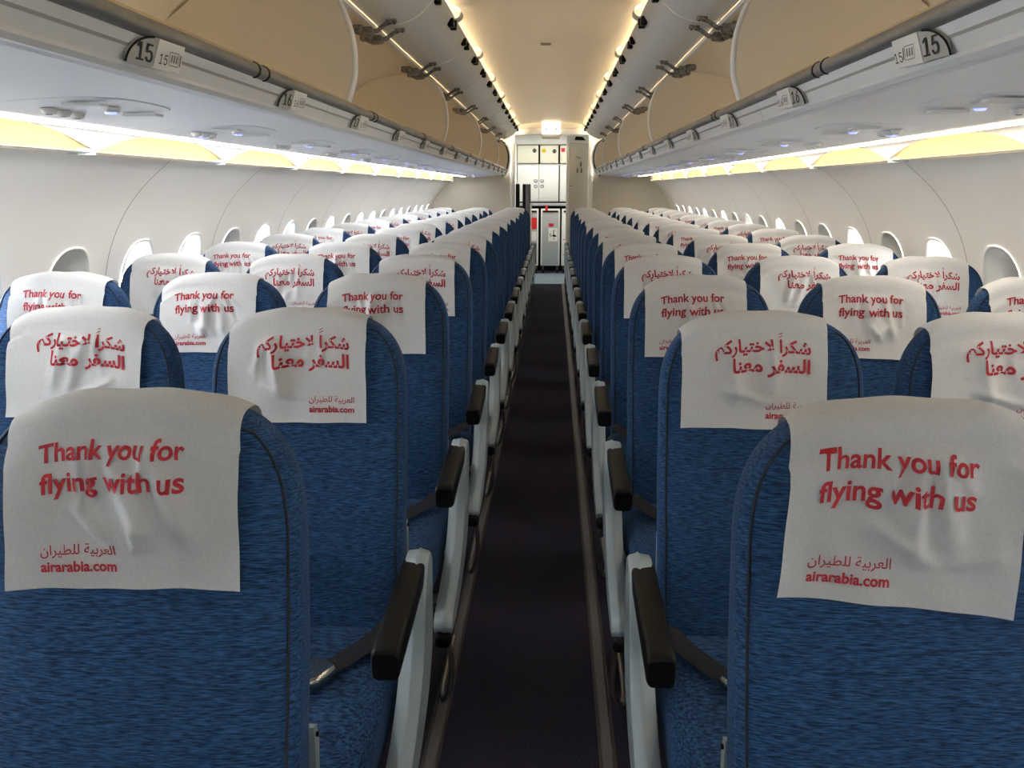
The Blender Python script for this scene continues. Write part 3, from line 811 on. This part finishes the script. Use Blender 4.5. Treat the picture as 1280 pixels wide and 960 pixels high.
def seat(s, kind, row):
    side = 'left' if s < 0 else 'right'
    en = row % 2 == 1
    where = 'nearest row' if row == 1 else '%s row from the near end' % ORD[row]
    cov = ('English cover' if en else 'Arabic cover') if row <= 6 else 'white headrest cover'
    t = thing('passenger_seat', 'blue %s seat, %s side, %s, %s' % (kind, side, where, cov), 'seat', (s*SX[kind], YB+PITCH*(row-1), 0), 'blue passenger seats in rows')
    b = link('backrest', SM['backrest'], t); link('piping', SM['piping'], b)
    key = (('en' if en else 'ar'), (row*3+{'aisle': 0, 'middle': 1, 'window': 2}[kind]+(5 if s > 0 else 0)+row//4) % 4)
    if kind == 'aisle' and row == 1: key = 'near_left' if s < 0 else 'near_right'
    if kind == 'aisle' and row == 2: key = 'l2' if s < 0 else 'r2'
    link('headrest_cover', COV[key], t)
    link('seat_cushion', SM['seat_cushion'], t); link('seat_frame', SM['seat_frame'], t)
    link('leg', LEGF, t); link('leg', LEGR, t)
    tt = link('tray_table', SM['tray_table'], t); link('tray_arm', SM['tray_arm'], tt); link('tray_arm', tray_arm_m, tt)
    S = (lambda k: SM[k]) if s < 0 else (lambda k: SMm[k])
    sb = link('seat_belt', S('seat_belt'), t); link('buckle', S('buckle'), sb)
    if kind == 'aisle':
        link('armrest', S('armrest'), t); p = link('side_panel', S('side_panel'), t); link('end_cap', S('end_cap'), p)
        link('restraint_bar', S('restraint_bar'), t)
    if kind != 'window': link('armrest', inner_pad if s < 0 else inner_pad_m, t)
NROW = 15
for row in range(1, NROW+1):
    for s in (-1, 1):
        for kind in ('aisle', 'middle', 'window'):
            if row == 1 and kind != 'aisle': continue
            if row == 2 and kind == 'window': continue
            seat(s, kind, row)

# ------------------------------------------------------------------ rear doorway, galley
t = thing('exit_sign', 'small white lit sign box over the rear doorway', 'sign', (0.0, 12.40, 2.30))
mb = MB(); mb.rbox(-0.135, 0.135, -0.03, 0.05, -0.13, 0.03, M['exitlamp'], 0.008); mb.obj('body', t)
mb = MB(); mb.disc((-0.07, -0.031, -0.07), (0, -1, 0), 0.012, M['inkgrey'], 10); mb.disc((0.07, -0.031, -0.07), (0, -1, 0), 0.012, M['inkgrey'], 10); mb.obj('screw_head', t)
mb = MB(); mb.rbox(-0.13, 0.13, 0.02, 0.06, -0.20, -0.13, M['white'], 0.01); mb.obj('lower_cover', t)

t = thing('divider_panel', 'tall narrow dark grey panel standing behind the last left aisle seat', 'panel', (-0.345, 12.22, 0))
mb = MB(); mb.rbox(-0.058, -0.012, -0.02, 0.10, 0.02, 1.465, M['black'], 0.006); mb.obj('padded_edge', t)
mb = MB(); mb.rbox(-0.014, 0.058, -0.02, 0.10, 0.02, 1.465, M['midgrey'], 0.006); mb.obj('side_board', t)
mb = MB(); mb.rbox(0.054, 0.072, -0.03, 0.11, 0.0, 1.20, M['white'], 0.005); mb.obj('edge_strip', t)
mb = MB(); mb.rbox(-0.515, -0.455, 12.47, 12.53, 0.0, 1.47, M['black'], 0.01); tag(mb.obj('doorway_pad'), 'narrow black upright pad at the left edge of the rear doorway', 'pad')

o = MB(); o.rbox(0.275, 0.555, 12.80, 12.85, 0.02, 2.06, M['lav'], 0.008)
lv = struct(o.obj('door_1'))
mb = MB(); mb.rbox(0.292, 0.315, 12.785, 12.80, 1.435, 1.447, M['black'], 0.003); mb.obj('latch', lv)
mb = MB()
for x, z in ((0.395, 1.86), (0.42, 1.84)): mb.box(x-0.03, x+0.03, 12.796, 12.799, z-0.004, z+0.004, M['greylabel'])
for x, z in ((0.445, 1.755), (0.395, 1.665), (0.455, 1.665)):
    mb.disc((x, 12.797, z+0.026), (0, -1, 0), 0.012, M['greylabel'], 10, 0.002); mb.box(x-0.012, x+0.012, 12.796, 12.799, z-0.035, z+0.014, M['greylabel'])
mb.obj('pictogram', lv)
mb = MB(); mb.rbox(0.25, 0.60, 12.78, 12.90, 2.06, 2.16, M['white'], 0.01); struct(mb.obj('trim_6'))
mb = MB(); mb.prism([(0.345, 2.10), (0.36, 2.15), (0.46, 2.145), (0.51, 2.095)], 'y', 12.74, 12.78, M['black']); tag(mb.obj('handset'), 'small black box above the grey lavatory door', 'device')
mb = MB(); mb.rbox(0.23, 0.275, 12.80, 12.84, 0.0, 2.16, M['white'], 0.006); struct(mb.obj('trim_7'))

GY = 14.15
def cont(x0, x1, label, deco):
    t = thing('galley_container', label, 'container', ((x0+x1)/2, GY, 1.81), 'galley containers in the top row'); w = (x1-x0)/2
    mb = MB(); mb.rbox(-w, w, 0, 0.4, 0, 0.285, M['cream'], 0.008); mb.rbox(-w+0.015, w-0.015, -0.006, 0.0, 0.015, 0.27, M['cream'], 0.003); mb.obj('body', t)
    for dx, dz, kind in deco:
        mb = MB()
        if kind == 'latch': mb.disc((dx, -0.006, dz), (0, -1, 0), 0.034, M['greylabel'], 16, 0.008); mb.box(dx-0.006, dx+0.006, -0.02, -0.012, dz-0.03, dz+0.03, M['black']); mb.obj('latch', t)
        elif kind == 'yellow': mb.disc((dx, -0.006, dz), (0, -1, 0), 0.036, M['yellow'], 16, 0.003); mb.box(dx-0.018, dx+0.018, -0.011, -0.008, dz-0.004, dz+0.004, M['greylabel']); mb.obj('label_sticker', t)
        else: mb.box(dx-0.03, dx+0.03, -0.009, -0.006, dz-0.03, dz+0.03, M['redlabel']); mb.obj('label_sticker', t)
    mb = MB()
    for dx in (-w*0.6, w*0.6): mb.rbox(dx-0.015, dx+0.015, -0.02, 0.0, -0.012, 0.012, M['metal'], 0.003)
    mb.obj('catch', t)
cont(-0.56, -0.215, 'cream galley container with a dark round latch, left of the yellow-stickered one', [(0.11, 0.20, 'latch')])
cont(-0.185, 0.115, 'cream galley container with a yellow round sticker and grey latch', [(-0.09, 0.20, 'yellow'), (0.085, 0.19, 'latch')])
cont(0.145, 0.44, 'cream galley container with a red label beside the lavatory door', [(-0.10, 0.21, 'red')])
def cab(x0, x1, hside, label):
    t = thing('galley_cabinet', label, 'cabinet', ((x0+x1)/2, GY, 1.19), 'galley wall cabinets'); w = (x1-x0)/2
    mb = MB(); mb.rbox(-w, w, 0, 0.4, 0, 0.59, M['galley'], 0.006); mb.obj('body', t)
    d = MB(); d.rbox(-w+0.012, w-0.012, -0.012, 0, 0.015, 0.575, M['galley'], 0.005); d.rbox(-w+0.04, w-0.04, -0.015, -0.012, 0.05, 0.54, M['white'], 0.003); do = d.obj('door', t)
    for z in (0.335, 0.25):
        h = MB(); x = hside*(w-0.05); h.rbox(x-0.026, x+0.026, -0.024, -0.014, z-0.022, z+0.022, M['darkgrey'], 0.004); h.rbox(x-0.016, x+0.016, -0.028, -0.023, z-0.012, z+0.012, M['white'], 0.003); h.obj('latch', do)
cab(-0.56, -0.205, 1, 'white galley cabinet with latches at its right, under the containers')
cab(-0.200, 0.125, -1, 'white galley cabinet with latches at its left, under the yellow-stickered container')
cab(0.145, 0.44, 1, 'white galley cabinet next to the lavatory door, under the red-labelled container')
mb = MB(); mb.rbox(-0.56, 0.50, GY-0.03, GY+0.42, 1.12, 1.165, M['alu'], 0.008); tag(mb.obj('galley_counter'), 'thin grey galley counter over the trolleys', 'counter')
mb = MB(); mb.rbox(-0.09, -0.05, GY-0.05, GY-0.03, 1.02, 1.12, M['redlabel'], 0.004); tag(mb.obj('latch_tab'), 'small red turn latch under the counter over the grey trolley', 'latch')
mb = MB(); mb.rbox(-0.565, 0.50, GY, GY+0.42, 1.785, 1.796, M['galley'], 0.004); tag(mb.obj('galley_shelf'), 'white shelf between the cream containers and the cabinets', 'shelf')
mb = MB(); mb.rbox(-0.60, 0.52, GY, GY+0.42, 2.11, 2.26, M['galley'], 0.006); mb.rbox(-0.64, -0.57, GY-0.01, GY+0.42, 0.0, 2.11, M['galley'], 0.006)
struct(mb.obj('trim_8'))
mb = MB(); mb.box(-0.62, 0.52, GY+0.425, GY+0.44, 0.0, 2.26, M['black']); struct(mb.obj('wall_galley.001'))
def trolley(x0, x1, face, label, deco):
    t = thing('galley_trolley', label, 'trolley', ((x0+x1)/2, GY-0.02, 0), 'galley trolleys under the counter'); w = (x1-x0)/2
    mb = MB(); mb.rbox(-w, w, 0, 0.10, 0.13, 1.075, M['white'], 0.01); mb.obj('body', t)
    d = MB(); d.rbox(-w+0.022, w-0.022, -0.012, 0.0, 0.15, 1.03, face, 0.006); do = d.obj('door', t)
    h = MB(); h.rbox(-w+0.03, w-0.03, -0.03, -0.012, 1.02, 1.045, M['black'], 0.004); h.obj('handle', do)
    for a in deco: a(do)
    for x in (-w+0.04, w-0.04):
        c = MB(); c.tube([(x-0.012, 0.03, 0.04), (x+0.012, 0.03, 0.04)], 0.04, M['black'], 12); c.rbox(x-0.018, x+0.018, 0.0, 0.08, 0.06, 0.13, M['darkgrey'], 0.004); c.obj('caster', t)
def sq(x0, x1, z0, z1, m, name='label_sticker', h=0.003):
    def f(p):
        mb = MB(); mb.box(x0, x1, -0.012-h, -0.012, z0, z1, m); return mb.obj(name, p)
    return f
def pict(p):
    o = sq(-0.03, 0.125, 0.54, 0.76, M['sticker'])(p)
    mb = MB(); y0, y1 = -0.018, -0.015
    mb.tube([(0.01, -0.0165, 0.67), (-0.005, -0.0165, 0.65), (0.01, -0.0165, 0.615)], 0.006, M['ink'], 6); mb.prism([(0.02, 0.63), (0.06, 0.655), (0.115, 0.625), (0.07, 0.61)], 'y', y0, y1, M['ink']); mb.tube([(0.06, -0.0165, 0.65), (0.055, -0.0165, 0.71), (0.075, -0.0165, 0.73)], 0.006, M['ink'], 6)
    mb.tube([(0.06, -0.0165, 0.60), (0.065, -0.0165, 0.565)], 0.005, M['inkgrey'], 6); mb.obj('pictogram', o)
trolley(-0.44, -0.205, M['alu'], 'narrow trolley with a large red label, partly behind the dark panel', [sq(-0.02, 0.09, 0.74, 0.93, M['redlabel']), sq(-0.02, 0.085, 0.55, 0.70, M['sticker']), sq(-0.06, 0.088, 0.16, 0.50, M['darkgrey'], 'lower_panel')])
trolley(-0.165, 0.155, M['alu'], 'grey aluminium trolley with a red label above a white pictogram sticker', [sq(-0.03, 0.055, 0.785, 0.835, M['redlabel']), pict])
trolley(0.185, 0.45, M['galley'], 'white trolley with red lines beside the lavatory door', [sq(-0.11, 0.0, 0.565, 0.575, M['redlabel'], 'red_line'), sq(-0.11, 0.0, 0.315, 0.325, M['redlabel'], 'red_line')])

mb = MB(); mb.rbox(-0.055, 0.015, 5.90, 5.935, 2.336, 2.3455, M['greylabel'], 0.003); tag(mb.obj('ceiling_placard'), 'tiny dark placard on the centre line of the ceiling', 'sign')
